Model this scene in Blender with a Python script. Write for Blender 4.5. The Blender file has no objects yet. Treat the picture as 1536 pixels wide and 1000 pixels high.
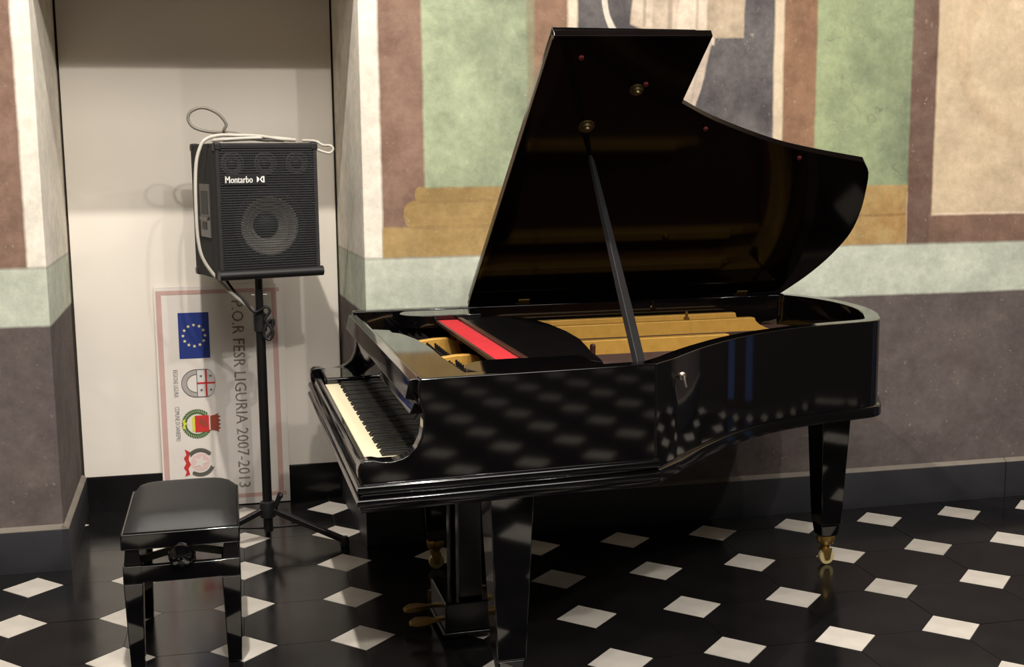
import bpy, math, random
from mathutils import Vector, Matrix
random.seed(7)
S = bpy.context.scene
COL = S.collection
PI = math.pi
R = math.radians

# ---------------------------------------------------------------- camera, world, lights, exposure
cam_d = bpy.data.cameras.new('camera'); cam = bpy.data.objects.new('camera', cam_d); COL.objects.link(cam)
cam_d.sensor_width = 36; cam_d.lens = 36 * 1800 / 1536; cam_d.clip_start = 0.05; cam_d.clip_end = 60
yaw, pitch, roll = 0.2153, -0.1448, -0.0102
F_ = Vector((math.sin(yaw) * math.cos(pitch), math.cos(yaw) * math.cos(pitch), math.sin(pitch)))
R_ = Vector((math.cos(yaw), -math.sin(yaw), 0)); U_ = R_.cross(F_)
Rr = R_ * math.cos(roll) + U_ * math.sin(roll); Ur = -R_ * math.sin(roll) + U_ * math.cos(roll)
mw = Matrix((Rr, Ur, -F_)).transposed().to_4x4(); mw.translation = (-1.858, -3.814, 1.566)
cam.matrix_world = mw
S.camera = cam

w = bpy.data.worlds.new('world'); S.world = w; w.use_nodes = True
w.node_tree.nodes['Background'].inputs[0].default_value = (1.0, 0.9, 0.8, 1)
w.node_tree.nodes['Background'].inputs[1].default_value = 0.05
S.view_settings.view_transform = 'Standard'; S.view_settings.look = 'None'
S.view_settings.exposure = 0.0; S.view_settings.gamma = 1.0; S.view_settings.use_curve_mapping = False

def spot(name, loc, target, power, angle=70, soft=0.05, col=(1, 0.86, 0.68), blend=0.5):
    d = bpy.data.lights.new(name, 'SPOT'); d.energy = power; d.spot_size = R(angle); d.spot_blend = blend
    d.shadow_soft_size = soft; d.color = col
    o = bpy.data.objects.new(name, d); COL.objects.link(o); o.location = loc
    o.rotation_euler = (Vector(target) - Vector(loc)).to_track_quat('-Z', 'Y').to_euler()
    return o
WARM = (1, 0.94, 0.86)
spot('spot_lamp_high', (-2.05, -1.0, 4.75), (-0.6, 0.9, 0.9), 640, 120, 0.04, WARM)
spot('spot_lamp_far_right', (2.0, -2.7, 3.8), (-0.8, 1.2, 1.2), 120, 100, 0.05, WARM)
spot('spot_lamp_high_right', (1.3, -1.2, 4.75), (1.0, 0.9, 0.9), 120, 110, 0.04, WARM)  # fill added to balance the brightness of the right-hand wall
spot('spot_lamp_rear', (-0.9, -6.0, 5.3), (-0.8, -3.0, 0.0), 520, 125, 0.07, WARM, 0.3)
spot('spot_lamp_rear_right', (0.5, -6.0, 5.3), (-0.6, -3.0, 0.0), 400, 125, 0.07, WARM, 0.3)
def area(name, loc, target, power, sx, sy, col=(1, 0.95, 0.88)):
    d = bpy.data.lights.new(name, 'AREA'); d.shape = 'RECTANGLE'; d.size = sx; d.size_y = sy; d.energy = power; d.color = col
    o = bpy.data.objects.new(name, d); COL.objects.link(o); o.location = loc
    o.rotation_euler = (Vector(target) - Vector(loc)).to_track_quat('-Z', 'Y').to_euler(); return o
area('ceiling_light', (-0.9, -4.0, 5.4), (-0.8, -1.8, 0.0), 400, 5.0, 3.6)  # added soft fill standing in for light bounced round the hall

# ---------------------------------------------------------------- materials
def lin(c):
    return tuple(((x / 255) / 12.92 if x / 255 <= 0.04045 else (((x / 255) + 0.055) / 1.055) ** 2.4) for x in c) + (1,)

class NT:
    def __init__(s, name):
        s.m = bpy.data.materials.new(name); s.m.use_nodes = True
        s.t = s.m.node_tree; s.b = s.t.nodes['Principled BSDF']
    def n(s, typ, **k):
        o = s.t.nodes.new(typ)
        for a, v in k.items(): setattr(o, a, v)
        return o
    def l(s, a, b): s.t.links.new(a, b)
    def put(s, sock, v):
        if hasattr(v, 'links') or isinstance(v, bpy.types.NodeSocket): s.l(v, sock)
        else: sock.default_value = v
    def math(s, op, a, b=0.0, c=None):
        o = s.n('ShaderNodeMath', operation=op); s.put(o.inputs[0], a); s.put(o.inputs[1], b)
        if c is not None: s.put(o.inputs[2], c)
        return o.outputs[0]
    def mix(s, f, a, b, blend='MIX'):
        o = s.n('ShaderNodeMix', data_type='RGBA', blend_type=blend)
        s.put(o.inputs[0], f); s.put(o.inputs[6], a); s.put(o.inputs[7], b)
        return o.outputs[2]
    def noise(s, vec, scale, detail=3, rough=0.5):
        o = s.n('ShaderNodeTexNoise'); o.inputs['Scale'].default_value = scale
        o.inputs['Detail'].default_value = detail; o.inputs['Roughness'].default_value = rough
        s.l(vec, o.inputs['Vector']); return o
    def rng(s, v, a, b, c, d):
        o = s.n('ShaderNodeMapRange'); s.put(o.inputs[0], v)
        for i, x in enumerate((a, b, c, d)): o.inputs[i + 1].default_value = x
        return o.outputs[0]

def mat(name, col, rough=0.5, metal=0.0, var=0.06, scale=12, coat=0.0, bump=0.0, bscale=60, spec=0.5, rvar=0.0):
    k = NT(name); c = lin(col) if max(col) > 1.001 else tuple(col) + (1,)
    tc = k.n('ShaderNodeTexCoord')
    nz = k.noise(tc.outputs['Object'], scale, 4)
    f = k.rng(nz.outputs[0], 0.3, 0.7, 1 - var, 1 + var)
    mx = k.mix(1.0, c, (1, 1, 1, 1), 'MULTIPLY')
    m2 = mx.node; cc = k.n('ShaderNodeCombineColor')
    for i in range(3): k.l(f, cc.inputs[i])
    k.l(cc.outputs[0], m2.inputs[7])
    k.l(mx, k.b.inputs['Base Color'])
    k.b.inputs['Roughness'].default_value = rough; k.b.inputs['Metallic'].default_value = metal
    k.b.inputs['Coat Weight'].default_value = coat; k.b.inputs['Specular IOR Level'].default_value = spec
    if rvar: k.l(k.rng(nz.outputs[0], 0.3, 0.7, max(0.0, rough - rvar), rough + rvar), k.b.inputs['Roughness'])
    if bump:
        b = k.n('ShaderNodeBump'); b.inputs['Strength'].default_value = bump; b.inputs['Distance'].default_value = 0.01
        nb = k.noise(tc.outputs['Object'], bscale, 3); k.l(nb.outputs[0], b.inputs['Height']); k.l(b.outputs[0], k.b.inputs['Normal'])
    return k.m

M = {}
M['lacquer'] = mat('black_lacquer', (0.0022, 0.002, 0.0023), 0.055, var=0.1, spec=0.75)
M['lacquer_dull'] = mat('black_satin', (0.004, 0.0036, 0.0038), 0.22, var=0.1)
M['lacquer_worn'] = mat('black_lacquer_worn', (0.0022, 0.002, 0.0023), 0.09, var=0.1)
M['lid_inside'] = mat('lid_underside_lacquer', (0.004, 0.0028, 0.0026), 0.08, var=0.15, spec=0.09)
M['gold'] = mat('bronze_painted_iron', (206, 158, 74), 0.42, 0.2, 0.08, 30)
M['brass'] = mat('brass', (180, 146, 82), 0.3, 0.9)
M['red_felt'] = mat('red_felt', (186, 28, 38), 0.95, var=0.1, scale=80, bump=0.2)
M['dark_felt'] = mat('dark_red_felt', (84, 16, 18), 0.95)
M['old_brass'] = mat('tarnished_brass', (88, 76, 50), 0.4, 0.8)
M['brown_wood'] = mat('brown_wood', (60, 30, 22), 0.4, var=0.15)
M['soundboard'] = mat('soundboard_spruce', (84, 50, 34), 0.5, var=0.12, scale=25)
M['pin_steel'] = mat('blued_pin_steel', (52, 50, 50), 0.35, 0.7)
M['steel'] = mat('string_steel', (150, 140, 130), 0.35, 0.9)
M['string_wire'] = mat('copper_wound_wire', (84, 62, 54), 0.5, 0.5)
M['ivory'] = mat('ivory_key', (236, 224, 190), 0.3, var=0.04)
M['ebony'] = mat('ebony_key', (0.008, 0.008, 0.008), 0.35)
M['white_marble'] = mat('white_marble', (205, 198, 188), 0.16, var=0.1, scale=9)
M['black_marble'] = mat('black_slate', (0.0072, 0.0068, 0.0072), 0.16, var=0.25, scale=5, rvar=0.05)
M['joint'] = mat('joint_grout', (38, 36, 35), 0.8)
M['skirting'] = mat('slate_skirting', (38, 38, 42), 0.45, var=0.15, scale=8, bump=0.05)
M['skirting_dust'] = mat('skirting_dusty_edge', (120, 112, 102), 0.8, var=0.12, scale=14)
M['panel'] = mat('white_painted_panel', (226, 218, 207), 0.85, var=0.02, scale=3, spec=0.15)
M['dark_gap'] = mat('dark_recess', (52, 44, 36), 0.8)
M['dim_wall'] = mat('dark_hall_wall', (46, 42, 39), 0.9)
M['plain'] = mat('plain_plaster', (150, 140, 124), 0.9)
M['ceiling'] = mat('ceiling_plaster', (120, 112, 100), 0.9)
M['tolex'] = mat('black_carpet_covering', (38, 36, 37), 0.9, var=0.2, scale=60, bump=0.3, bscale=220)
M['plastic'] = mat('black_plastic', (22, 21, 22), 0.45)
M['grille'] = mat('black_steel_grille', (50, 50, 52), 0.45, 0.2)
M['cone'] = mat('speaker_cone_paper', (150, 146, 136), 0.8, var=0.1)
M['baffle_black'] = mat('matt_black_baffle', (16, 16, 17), 0.85)
M['tweeter_ring'] = mat('grey_plastic_ring', (70, 69, 68), 0.6)
M['cone_dark'] = mat('speaker_rubber', (44, 44, 46), 0.6)
M['handle'] = mat('grey_handle_plate', (78, 76, 74), 0.4, 0.3)
M['white_print'] = mat('white_print', (240, 238, 232), 0.6, var=0.0)
M['stand'] = mat('black_painted_steel', (14, 13, 14), 0.35)
M['cable_white'] = mat('grey_white_cable', (190, 184, 172), 0.5, var=0.03)
M['cable_grey'] = mat('grey_cable', (120, 114, 104), 0.5, var=0.03)
M['cable_black'] = mat('black_cable', (14, 14, 14), 0.5)
M['leather'] = mat('black_leather', (36, 35, 36), 0.55, var=0.12, scale=40, bump=0.05, bscale=240)
M['board'] = mat('white_foam_board', (222, 214, 206), 0.55, var=0.02)
M['pink'] = mat('faded_pink_print', (196, 160, 152), 0.6, var=0.06)
M['blue'] = mat('flag_blue_print', (30, 52, 128), 0.55, var=0.04)
M['yellow'] = mat('star_yellow_print', (236, 226, 170), 0.6)
M['text_grey'] = mat('grey_print', (172, 161, 153), 0.6, var=0.02)
M['text_dark'] = mat('dark_grey_print', (92, 86, 86), 0.6, var=0.02)
M['emblem_grey'] = mat('silver_print', (166, 160, 156), 0.6)
M['emblem_light'] = mat('pale_silver_print', (206, 202, 198), 0.6)
M['emblem_red'] = mat('red_print', (196, 44, 44), 0.6)
M['emblem_brown'] = mat('brown_red_print', (150, 66, 46), 0.6)
M['emblem_green'] = mat('green_print', (74, 104, 54), 0.6)
M['emblem_yellow'] = mat('lemon_print', (216, 210, 70), 0.6)
M['emblem_olive'] = mat('olive_grey_print', (94, 92, 84), 0.6)
M['emblem_pink'] = mat('pale_pink_print', (222, 190, 184), 0.6)

# fresco -------------------------------------------------------------------------------------------
def fresco(name, shapes, base, jamb=False):
    """flat wall painting: masks in wall coordinates X (m) and Z (m), edges wobbled by noise as by a brush"""
    k = NT(name); tc = k.n('ShaderNodeTexCoord'); P = tc.outputs['Object']
    nz = k.noise(P, 9, 4, 0.6); wob = k.n('ShaderNodeSeparateColor'); k.l(nz.outputs['Color'], wob.inputs[0])
    sp = k.n('ShaderNodeSeparateXYZ'); k.l(P, sp.inputs[0])
    X = k.math('ADD', sp.outputs[0], k.math('MULTIPLY', k.math('SUBTRACT', wob.outputs[0], 0.5), 0.011))
    Z = k.math('ADD', sp.outputs[2], k.math('MULTIPLY', k.math('SUBTRACT', wob.outputs[1], 0.5), 0.010))
    big = k.noise(P, 5.5, 8, 0.66).outputs[0]; fine = k.noise(P, 26, 5, 0.7).outputs[0]
    vein = k.noise(P, 7, 6, 0.7).outputs[0]
    def between(v, a, b, soft=0.006):
        f = None
        if a is not None: f = k.rng(v, a - soft, a + soft, 0, 1)
        if b is not None:
            g = k.rng(v, b - soft, b + soft, 1, 0); f = g if f is None else k.math('MULTIPLY', f, g)
        return f
    c = lin(base)
    for s in shapes:
        kind = s[0]
        if kind == 'rect':
            _, x0, x1, z0, z1, col = s[:6]; m = None
            for v, a, b in ((X, x0, x1), (Z, z0, z1)):
                if a is None and b is None: continue
                f = between(v, a, b); m = f if m is None else k.math('MULTIPLY', m, f)
        elif kind == 'ell':
            _, cx, cz, rx, rz, col = s[:6]
            dx = k.math('DIVIDE', k.math('SUBTRACT', X, cx), rx); dz = k.math('DIVIDE', k.math('SUBTRACT', Z, cz), rz)
            d = k.math('ADD', k.math('POWER', k.math('ABSOLUTE', dx), 2), k.math('POWER', k.math('ABSOLUTE', dz), 2))
            m = k.rng(d, 0.9, 1.06, 1, 0)
        elif kind == 'ring':
            _, cx, cz, rx, rz, th, col = s[:7]
            dx = k.math('DIVIDE', k.math('SUBTRACT', X, cx), rx); dz = k.math('DIVIDE', k.math('SUBTRACT', Z, cz), rz)
            d = k.math('SQRT', k.math('ADD', k.math('MULTIPLY', dx, dx), k.math('MULTIPLY', dz, dz)))
            m = k.rng(k.math('ABSOLUTE', k.math('SUBTRACT', d, 1.0)), th * 0.6, th, 1, 0)
        elif kind == 'poly':                       # convex polygon, counter-clockwise in (X, Z)
            _, pts, col = s[:3]; m = None
            for (ax, az), (bx, bz) in zip(pts, pts[1:] + pts[:1]):
                L = math.hypot(bx - ax, bz - az); nx, nz_ = -(bz - az) / L, (bx - ax) / L
                d = k.math('ADD', k.math('MULTIPLY', X, nx), k.math('MULTIPLY_ADD', Z, nz_, -(ax * nx + az * nz_)))
                f = k.rng(d, -0.005, 0.005, 0, 1); m = f if m is None else k.math('MULTIPLY', m, f)
        opt = s[-1] if isinstance(s[-1], dict) else {}
        col = lin(col)
        if 'to' in opt:                             # uneven pigment: second tone by noise (and across, as painted)
            g = k.rng(vein, 0.38, 0.64, 0, 1)
            if 'xr' in opt:
                gx = k.rng(X, opt['xr'][0], opt['xr'][1], 0, 1)
                g = k.math('MINIMUM', 1.0, k.math('ADD', k.math('MULTIPLY', g, 0.5), k.math('MULTIPLY', gx, 0.6)))
            col = k.mix(g, col, lin(opt['to']))
        if 'a' in opt: m = k.math('MULTIPLY', m, opt['a'])
        c = k.mix(m, c, col)
    vn = k.noise(P, 5.5, 3, 0.55).outputs[0]
    vl = k.rng(k.math('ABSOLUTE', k.math('SUBTRACT', vn, 0.5)), 0.0, 0.010, 1, 0)
    vl = k.math('MULTIPLY', vl, k.rng(k.noise(P, 12, 2).outputs[0], 0.45, 0.6, 0, 0.4))
    if not jamb: c = k.mix(k.math('MULTIPLY', vl, k.math('MULTIPLY', k.rng(X, 0.51, 0.52, 0, 1), k.math('MULTIPLY', k.rng(X, 0.95, 0.96, 1, 0), k.rng(Z, 1.43, 1.44, 0, 1)))), c, lin((84, 82, 66)))
    f = k.math('MULTIPLY', k.rng(big, 0.3, 0.7, 0.80, 1.13), k.rng(fine, 0.3, 0.7, 0.88, 1.11))
    cc = k.n('ShaderNodeCombineColor')
    for i in range(3): k.l(f, cc.inputs[i])
    c = k.mix(1.0, c, cc.outputs[0], 'MULTIPLY')
    scr = k.rng(k.noise(P, 40, 5, 0.75).outputs[0], 0.62, 0.76, 0, 0.45)
    c = k.mix(scr, c, lin((206, 192, 170)))
    k.l(c, k.b.inputs['Base Color']); k.b.inputs['Roughness'].default_value = 0.85
    k.b.inputs['Specular IOR Level'].default_value = 0.2
    b = k.n('ShaderNodeBump'); b.inputs['Strength'].default_value = 0.25; b.inputs['Distance'].default_value = 0.006
    k.l(fine, b.inputs['Height']); k.l(b.outputs[0], k.b.inputs['Normal'])
    return k.m

WHITE = (228, 220, 206); BROWN = (140, 113, 98); DKBROWN = (118, 97, 86); GREEN = (168, 178, 146); GREENDK = (124, 132, 110)
OCHRE = (174, 147, 99); NICHE = (106, 101, 100); BAND = (196, 200, 184); DADO = (103, 94, 91); BEIGE = (208, 187, 158); ROBE = (212, 196, 176)
lower = [('rect', None, None, None, 1.177, BAND, {'to': (186, 190, 174)}), ('rect', None, None, 1.174, 1.179, (120, 108, 94), {'a': .7}),
         ('rect', None, None, None, 0.955, DADO, {'to': (92, 82, 80)})]
right_shapes = [
    ('rect', -1.335, -1.150, None, None, BROWN, {'to': (122, 96, 83)}),
    ('rect', -1.163, -0.700, 1.430, None, GREEN, {'to': GREENDK, 'xr': (-1.05, -0.70)}),
    ('rect', -0.712, -0.560, None, None, (142, 112, 92), {'to': (124, 98, 82)}),
    ('rect', -0.740, -0.706, 1.4, None, (132, 122, 98), {'a': .7}),
    ('rect', -0.572, -0.520, None, None, (216, 202, 180)),
    ('rect', -0.531, 0.335, None, None, NICHE, {'to': (76, 72, 74)}),
    ('rect', 0.322, 0.378, None, None, (206, 188, 162)),
    ('rect', 0.365, 0.530, None, None, (148, 114, 90), {'to': (122, 92, 72)}),
    ('rect', 0.515, 0.972, 1.41, None, (156, 166, 128), {'to': (116, 126, 102), 'xr': (0.62, 1.0)}),
    ('rect', 0.960, 1.095, None, None, DKBROWN, {'to': (104, 80, 70)}),
    ('rect', 1.07, None, None, 1.305, (138, 108, 92), {'to': (116, 92, 80)}),
    ('rect', 1.081, None, 1.305, None, BEIGE, {'to': (196, 175, 146)}),
    ('rect', 1.081, None, 1.300, 1.309, (232, 208, 180), {'a': .8}),
    ('ring', 1.75, 2.0, 0.55, 0.42, 0.08, (184, 158, 128), {'a': .35}),
    # painted column bases
    ('rect', -1.335, -0.56, None, 1.298, OCHRE, {'to': (158, 131, 84)}),
    ('rect', -1.215, -0.72, 1.292, 1.404, (168, 141, 93), {'to': (152, 125, 80)}),
    ('ell', -1.215, 1.348, 0.036, 0.053, (168, 141, 93), {'to': (152, 125, 80)}),
    ('rect', -1.185, -0.72, 1.396, 1.455, (166, 139, 91), {'to': (148, 122, 79)}),
    ('ell', -1.185, 1.427, 0.020, 0.031, (166, 139, 91), {'to': (148, 122, 79)}),
    ('rect', -1.19, -0.72, 1.394, 1.404, (136, 110, 72), {'a': .55}), ('rect', -1.22, -0.72, 1.292, 1.300, (140, 112, 72), {'a': .5}), ('rect', -1.20, -0.72, 1.318, 1.330, (150, 122, 80), {'a': .4}),
    ('rect', 0.515, 0.962, 1.15, 1.435, OCHRE, {'to': (160, 122, 74)}),
    ('rect', 0.53, 0.960, 1.303, 1.309, (120, 90, 58), {'a': .8}),
    # figure in the painted niche: hem of a pale robe, hanging cloth and a ribbon
    ('ring', -0.27, 2.21, 0.148, 0.20, 0.10, (208, 200, 186), {'a': .95}),
    ('rect', -0.300, -0.05, 2.0, 2.45, NICHE, {'to': (76, 72, 74)}),
    ('poly', [(-0.31, 2.10), (-0.21, 2.065), (-0.19, 2.60), (-0.25, 2.60)], ROBE, {'to': (184, 166, 146)}),
    ('poly', [(-0.215, 2.07), (-0.10, 2.058), (-0.07, 2.60), (-0.20, 2.60)], (198, 180, 160), {'to': (170, 154, 136)}),
    ('poly', [(-0.11, 2.03), (0.055, 2.02), (0.06, 2.60), (-0.08, 2.60)], (216, 200, 180), {'to': (186, 168, 148)}),
    ('poly', [(0.02, 2.05), (0.185, 2.05), (0.20, 2.60), (0.03, 2.60)], (178, 160, 138), {'to': (154, 138, 118)}),
    ('poly', [(-0.152, 2.06), (-0.132, 2.06), (-0.115, 2.6), (-0.135, 2.6)], (140, 126, 112), {'a': .7}),
    ('poly', [(-0.255, 2.09), (-0.243, 2.09), (-0.225, 2.6), (-0.24, 2.6)], (150, 136, 120), {'a': .7}),
    ('poly', [(-0.03, 2.06), (-0.018, 2.06), (0.0, 2.6), (-0.015, 2.6)], (168, 150, 132), {'a': .7}),
    ('poly', [(-.16, 1.60), (-.07, 1.65), (-.03, 1.755), (.002, 1.845), (.05, 2.06), (-.14, 2.06)], (206, 188, 170), {'to': (176, 160, 146)}),
    ('poly', [(-.075, 1.66), (-.060, 1.68), (0.0, 1.98), (-.012, 1.98)], (150, 138, 126), {'a': .5}),
    ('poly', [(0.07, 2.06), (0.13, 2.06), (0.15, 2.6), (0.08, 2.6)], (190, 172, 148), {'a': .5, 'to': (160, 144, 122)}),

]
M['fresco'] = fresco('fresco_plaster', right_shapes + lower, WHITE)
M['fresco_left'] = fresco('fresco_plaster_left', [('rect', None, -2.672, None, None, BROWN, {'to': (122, 96, 83)})] + lower, WHITE)

# ---------------------------------------------------------------- mesh helpers
class MB:
    def __init__(s): s.v = []; s.f = []
    def add(s, vs, fs):
        o = len(s.v); s.v += [tuple(p) for p in vs]; s.f += [tuple(i + o for i in f) for f in fs]; return s
    def box(s, x0, x1, y0, y1, z0, z1):
        vs = [(x, y, z) for z in (z0, z1) for y in (y0, y1) for x in (x0, x1)]
        return s.add(vs, [(0, 2, 3, 1), (4, 5, 7, 6), (0, 1, 5, 4), (2, 6, 7, 3), (0, 4, 6, 2), (1, 3, 7, 5)])
    def frustum(s, cx, cy, z0, w0, d0, z1, w1, d1, cx1=None, cy1=None):
        cx1 = cx if cx1 is None else cx1; cy1 = cy if cy1 is None else cy1
        vs = [(cx + sx * w0 / 2, cy + sy * d0 / 2, z0) for sx, sy in ((-1, -1), (1, -1), (1, 1), (-1, 1))] + \
             [(cx1 + sx * w1 / 2, cy1 + sy * d1 / 2, z1) for sx, sy in ((-1, -1), (1, -1), (1, 1), (-1, 1))]
        return s.add(vs, [(3, 2, 1, 0), (4, 5, 6, 7)] + [(i, (i + 1) % 4, (i + 1) % 4 + 4, i + 4) for i in range(4)])
    def prism(s, pts, fn0, fn1):
        """extrude polygon pts; fn0/fn1 map (u,v) -> xyz for the two caps"""
        n = len(pts); vs = [fn0(*p) for p in pts] + [fn1(*p) for p in pts]
        return s.add(vs, [tuple(range(n))[::-1], tuple(range(n, 2 * n))] + [(i, (i + 1) % n, (i + 1) % n + n, i + n) for i in range(n)])
    def flat(s, pts, z0, z1): return s.prism(pts, lambda a, b: (a, b, z0), lambda a, b: (a, b, z1))
    def strip(s, outer, inner, z0, z1, closed=False):
        n = len(outer); vs = []
        for (a, b), (c, d) in zip(outer, inner): vs += [(a, b, z0), (a, b, z1), (c, d, z1), (c, d, z0)]
        fs = []
        for i in range(n if closed else n - 1):
            j = (i + 1) % n
            for q in range(4): fs.append((4 * i + q, 4 * j + q, 4 * j + (q + 1) % 4, 4 * i + (q + 1) % 4))
        if not closed: fs += [(0, 1, 2, 3), tuple(4 * (n - 1) + q for q in (3, 2, 1, 0))]
        return s.add(vs, fs)
    def sweep(s, path, prof):
        """path: 2D polyline; prof: list of (outward offset, z)"""
        offs = [offset(path, o) for o, _ in prof]; n = len(path); m = len(prof); vs = []
        for i in range(n):
            for q in range(m): vs.append((offs[q][i][0], offs[q][i][1], prof[q][1]))
        fs = [(i * m + q, (i + 1) * m + q, (i + 1) * m + (q + 1) % m, i * m + (q + 1) % m) for i in range(n - 1) for q in range(m)]
        fs += [tuple(range(m)), tuple(range((n - 1) * m, n * m))[::-1]]
        return s.add(vs, fs)
    def tube(s, pts, r, n=8, closed=False):
        pts = [Vector(p) for p in pts]; N = len(pts); vs = []
        rr = r if isinstance(r, (list, tuple)) else [r] * N
        t0 = (pts[1] - pts[0]).normalized(); up = Vector((0, 0, 1)) if abs(t0.z) < .9 else Vector((1, 0, 0))
        nrm = (up - t0 * up.dot(t0)).normalized()
        for i in range(N):
            a = pts[max(0, i - 1)]; b = pts[min(N - 1, i + 1)]; t = (b - a).normalized()
            nrm = (nrm - t * nrm.dot(t)).normalized(); bi = t.cross(nrm)
            for q in range(n):
                an = 2 * PI * q / n; vs.append(pts[i] + (nrm * math.cos(an) + bi * math.sin(an)) * rr[i])
        fs = [(i * n + q, i * n + (q + 1) % n, (i + 1) * n + (q + 1) % n, (i + 1) * n + q) for i in range(N - 1) for q in range(n)]
        fs += [tuple(range(n))[::-1], tuple(range((N - 1) * n, N * n))]
        return s.add(vs, fs)
    def bar(s, p, q, w, h, up=(0, 0, 1)):
        p, q, up = Vector(p), Vector(q), Vector(up); t = (q - p).normalized(); x = t.cross(up).normalized(); y = x.cross(t)
        vs = [c + x * sx * w / 2 + y * sy * h / 2 for c in (p, q) for sx, sy in ((-1, -1), (1, -1), (1, 1), (-1, 1))]
        return s.add(vs, [(3, 2, 1, 0), (4, 5, 6, 7)] + [(i, (i + 1) % 4, (i + 1) % 4 + 4, i + 4) for i in range(4)])
    def lathe(s, prof, c=(0, 0, 0), axis='z', n=24, cap=True):
        vs = []
        for r, h in prof:
            for q in range(n):
                a = 2 * PI * q / n; x, y = r * math.cos(a), r * math.sin(a)
                if axis == 'z': p = (c[0] + x, c[1] + y, c[2] + h)
                elif axis == 'y': p = (c[0] + x, c[1] - h, c[2] + y)
                else: p = (c[0] + h, c[1] + x, c[2] + y)
                vs.append(p)
        m = len(prof)
        fs = [(i * n + q, i * n + (q + 1) % n, (i + 1) * n + (q + 1) % n, (i + 1) * n + q) for i in range(m - 1) for q in range(n)]
        if cap: fs += [tuple(range(n))[::-1], tuple(range((m - 1) * n, m * n))]
        return s.add(vs, fs)
    def xf(s, fn): s.v = [tuple(fn(*p)) for p in s.v]; return s

def offset(path, d, closed=False):
    """offset to the right-hand side of travel (outward for our counter-clockwise outlines)"""
    n = len(path); out = []
    for i in range(n):
        p = Vector(path[i]); a = Vector(path[i - 1]) if (i > 0 or closed) else None; b = Vector(path[(i + 1) % n]) if (i < n - 1 or closed) else None
        ns = []
        if a is not None: t = (p - a).normalized(); ns.append(Vector((t.y, -t.x)))
        if b is not None: t = (b - p).normalized(); ns.append(Vector((t.y, -t.x)))
        m = ns[0] if len(ns) == 1 else (ns[0] + ns[1]).normalized()
        k = 1 / max(.45, m.dot(ns[0])); q = p + m * d * k; out.append((q.x, q.y))
    return out

def cr(pts, k=6):
    """Catmull-Rom through the points"""
    P = [Vector(p) for p in pts]; P = [P[0] * 2 - P[1]] + P + [P[-1] * 2 - P[-2]]; out = []
    for i in range(1, len(P) - 2):
        for q in range(k):
            t = q / k; a, b, c, d = P[i - 1:i + 3]
            out.append(0.5 * (2 * b + (c - a) * t + (2 * a - 5 * b + 4 * c - d) * t * t + (3 * b - a - 3 * c + d) * t ** 3))
    out.append(P[-2]); return [tuple(p) for p in out]

def obj(name, mb, m, parent=None, bevel=0, loc=(0, 0, 0), rot=(0, 0, 0), label=None, seg=2, angle=32, kind=None):
    me = bpy.data.meshes.new(name); me.from_pydata(mb.v, [], mb.f); me.validate()
    import bmesh
    bm = bmesh.new(); bm.from_mesh(me); bmesh.ops.recalc_face_normals(bm, faces=bm.faces); bm.to_mesh(me); bm.free()
    me.polygons.foreach_set('use_smooth', [True] * len(me.polygons)); me.set_sharp_from_angle(angle=R(angle))
    me.materials.append(M[m] if isinstance(m, str) else m)
    o = bpy.data.objects.new(name, me); COL.objects.link(o); o.location = loc; o.rotation_euler = rot
    if parent: o.parent = parent
    if bevel:
        b = o.modifiers.new('bevel', 'BEVEL'); b.width = bevel; b.segments = seg; b.limit_method = 'ANGLE'; b.angle_limit = R(35)
        b.harden_normals = True
    if label: o['label'] = label
    if kind: o['kind'] = kind
    return o
def copy_of(o, parent, loc=None, rot=None):
    c = o.copy(); COL.objects.link(c); c.parent = parent
    if loc is not None: c.location = loc
    if rot is not None: c.rotation_euler = rot
    return c
def thing(name, label, cat, loc, rz=0, group=None):
    o = bpy.data.objects.new(name, None); COL.objects.link(o); o.location = loc; o.rotation_euler = (0, 0, rz)
    o['label'] = label; o['category'] = cat
    if group: o['group'] = group
    o.empty_display_size = 0.1
    return o
def struct(o): o['kind'] = 'structure'; return o

# ---------------------------------------------------------------- the room
WY, AY = 0.965, 1.745            # fresco wall plane, alcove back plane
TOP = 5.6; XL, XR, YB = -6.0, 3.4, -8.0
U = 0.385; D = 0.1082

def rounded(x, y, sx, r=0.012):   # wall corner worn round: two points
    return [(x, y + r), (x + sx * r * .3, y + r * .3), (x + sx * r, y)]
mb = MB().flat([(XR, WY), (XR, 2.1), (-1.45, 2.1), (-1.455, AY)] + rounded(-1.412, WY, 1), 0, TOP)
struct(obj('wall_right', mb, 'fresco'))
mb = MB().flat([(XL, WY), ] + rounded(-2.603, WY, -1)[::-1] + [(-2.632, AY), (-2.632, 2.1), (XL, 2.1)], 0, TOP)
struct(obj('wall_left', mb, 'fresco_left'))
struct(obj('trim_1', MB().box(-2.63, -1.412, WY + .002, AY, 2.30, TOP), 'plain'))          # head of the alcove, above the frame
alc = struct(obj('wall_alcove', MB().box(-2.64, -1.44, AY + .012, 2.1, 0, 2.32), 'dark_gap'))
obj('white_panel', MB().box(-2.6215, -1.4635, AY - .012, AY + .012, 0.162, 2.30), 'panel', alc, bevel=.003, label='white painted panel closing the alcove')
struct(obj('wall_back', MB().box(XL, XR, YB - .2, YB, 0, TOP), 'dim_wall'))
struct(obj('wall_side_left', MB().box(XL - .2, XL, YB, 2.1, 0, TOP), 'plain'))
struct(obj('wall_side_right', MB().box(XR, XR + .2, YB, 2.1, 0, TOP), 'dim_wall'))
struct(obj('ceiling', MB().box(XL - .2, XR + .2, YB - .2, 2.1, TOP, TOP + .2), 'ceiling'))

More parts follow.
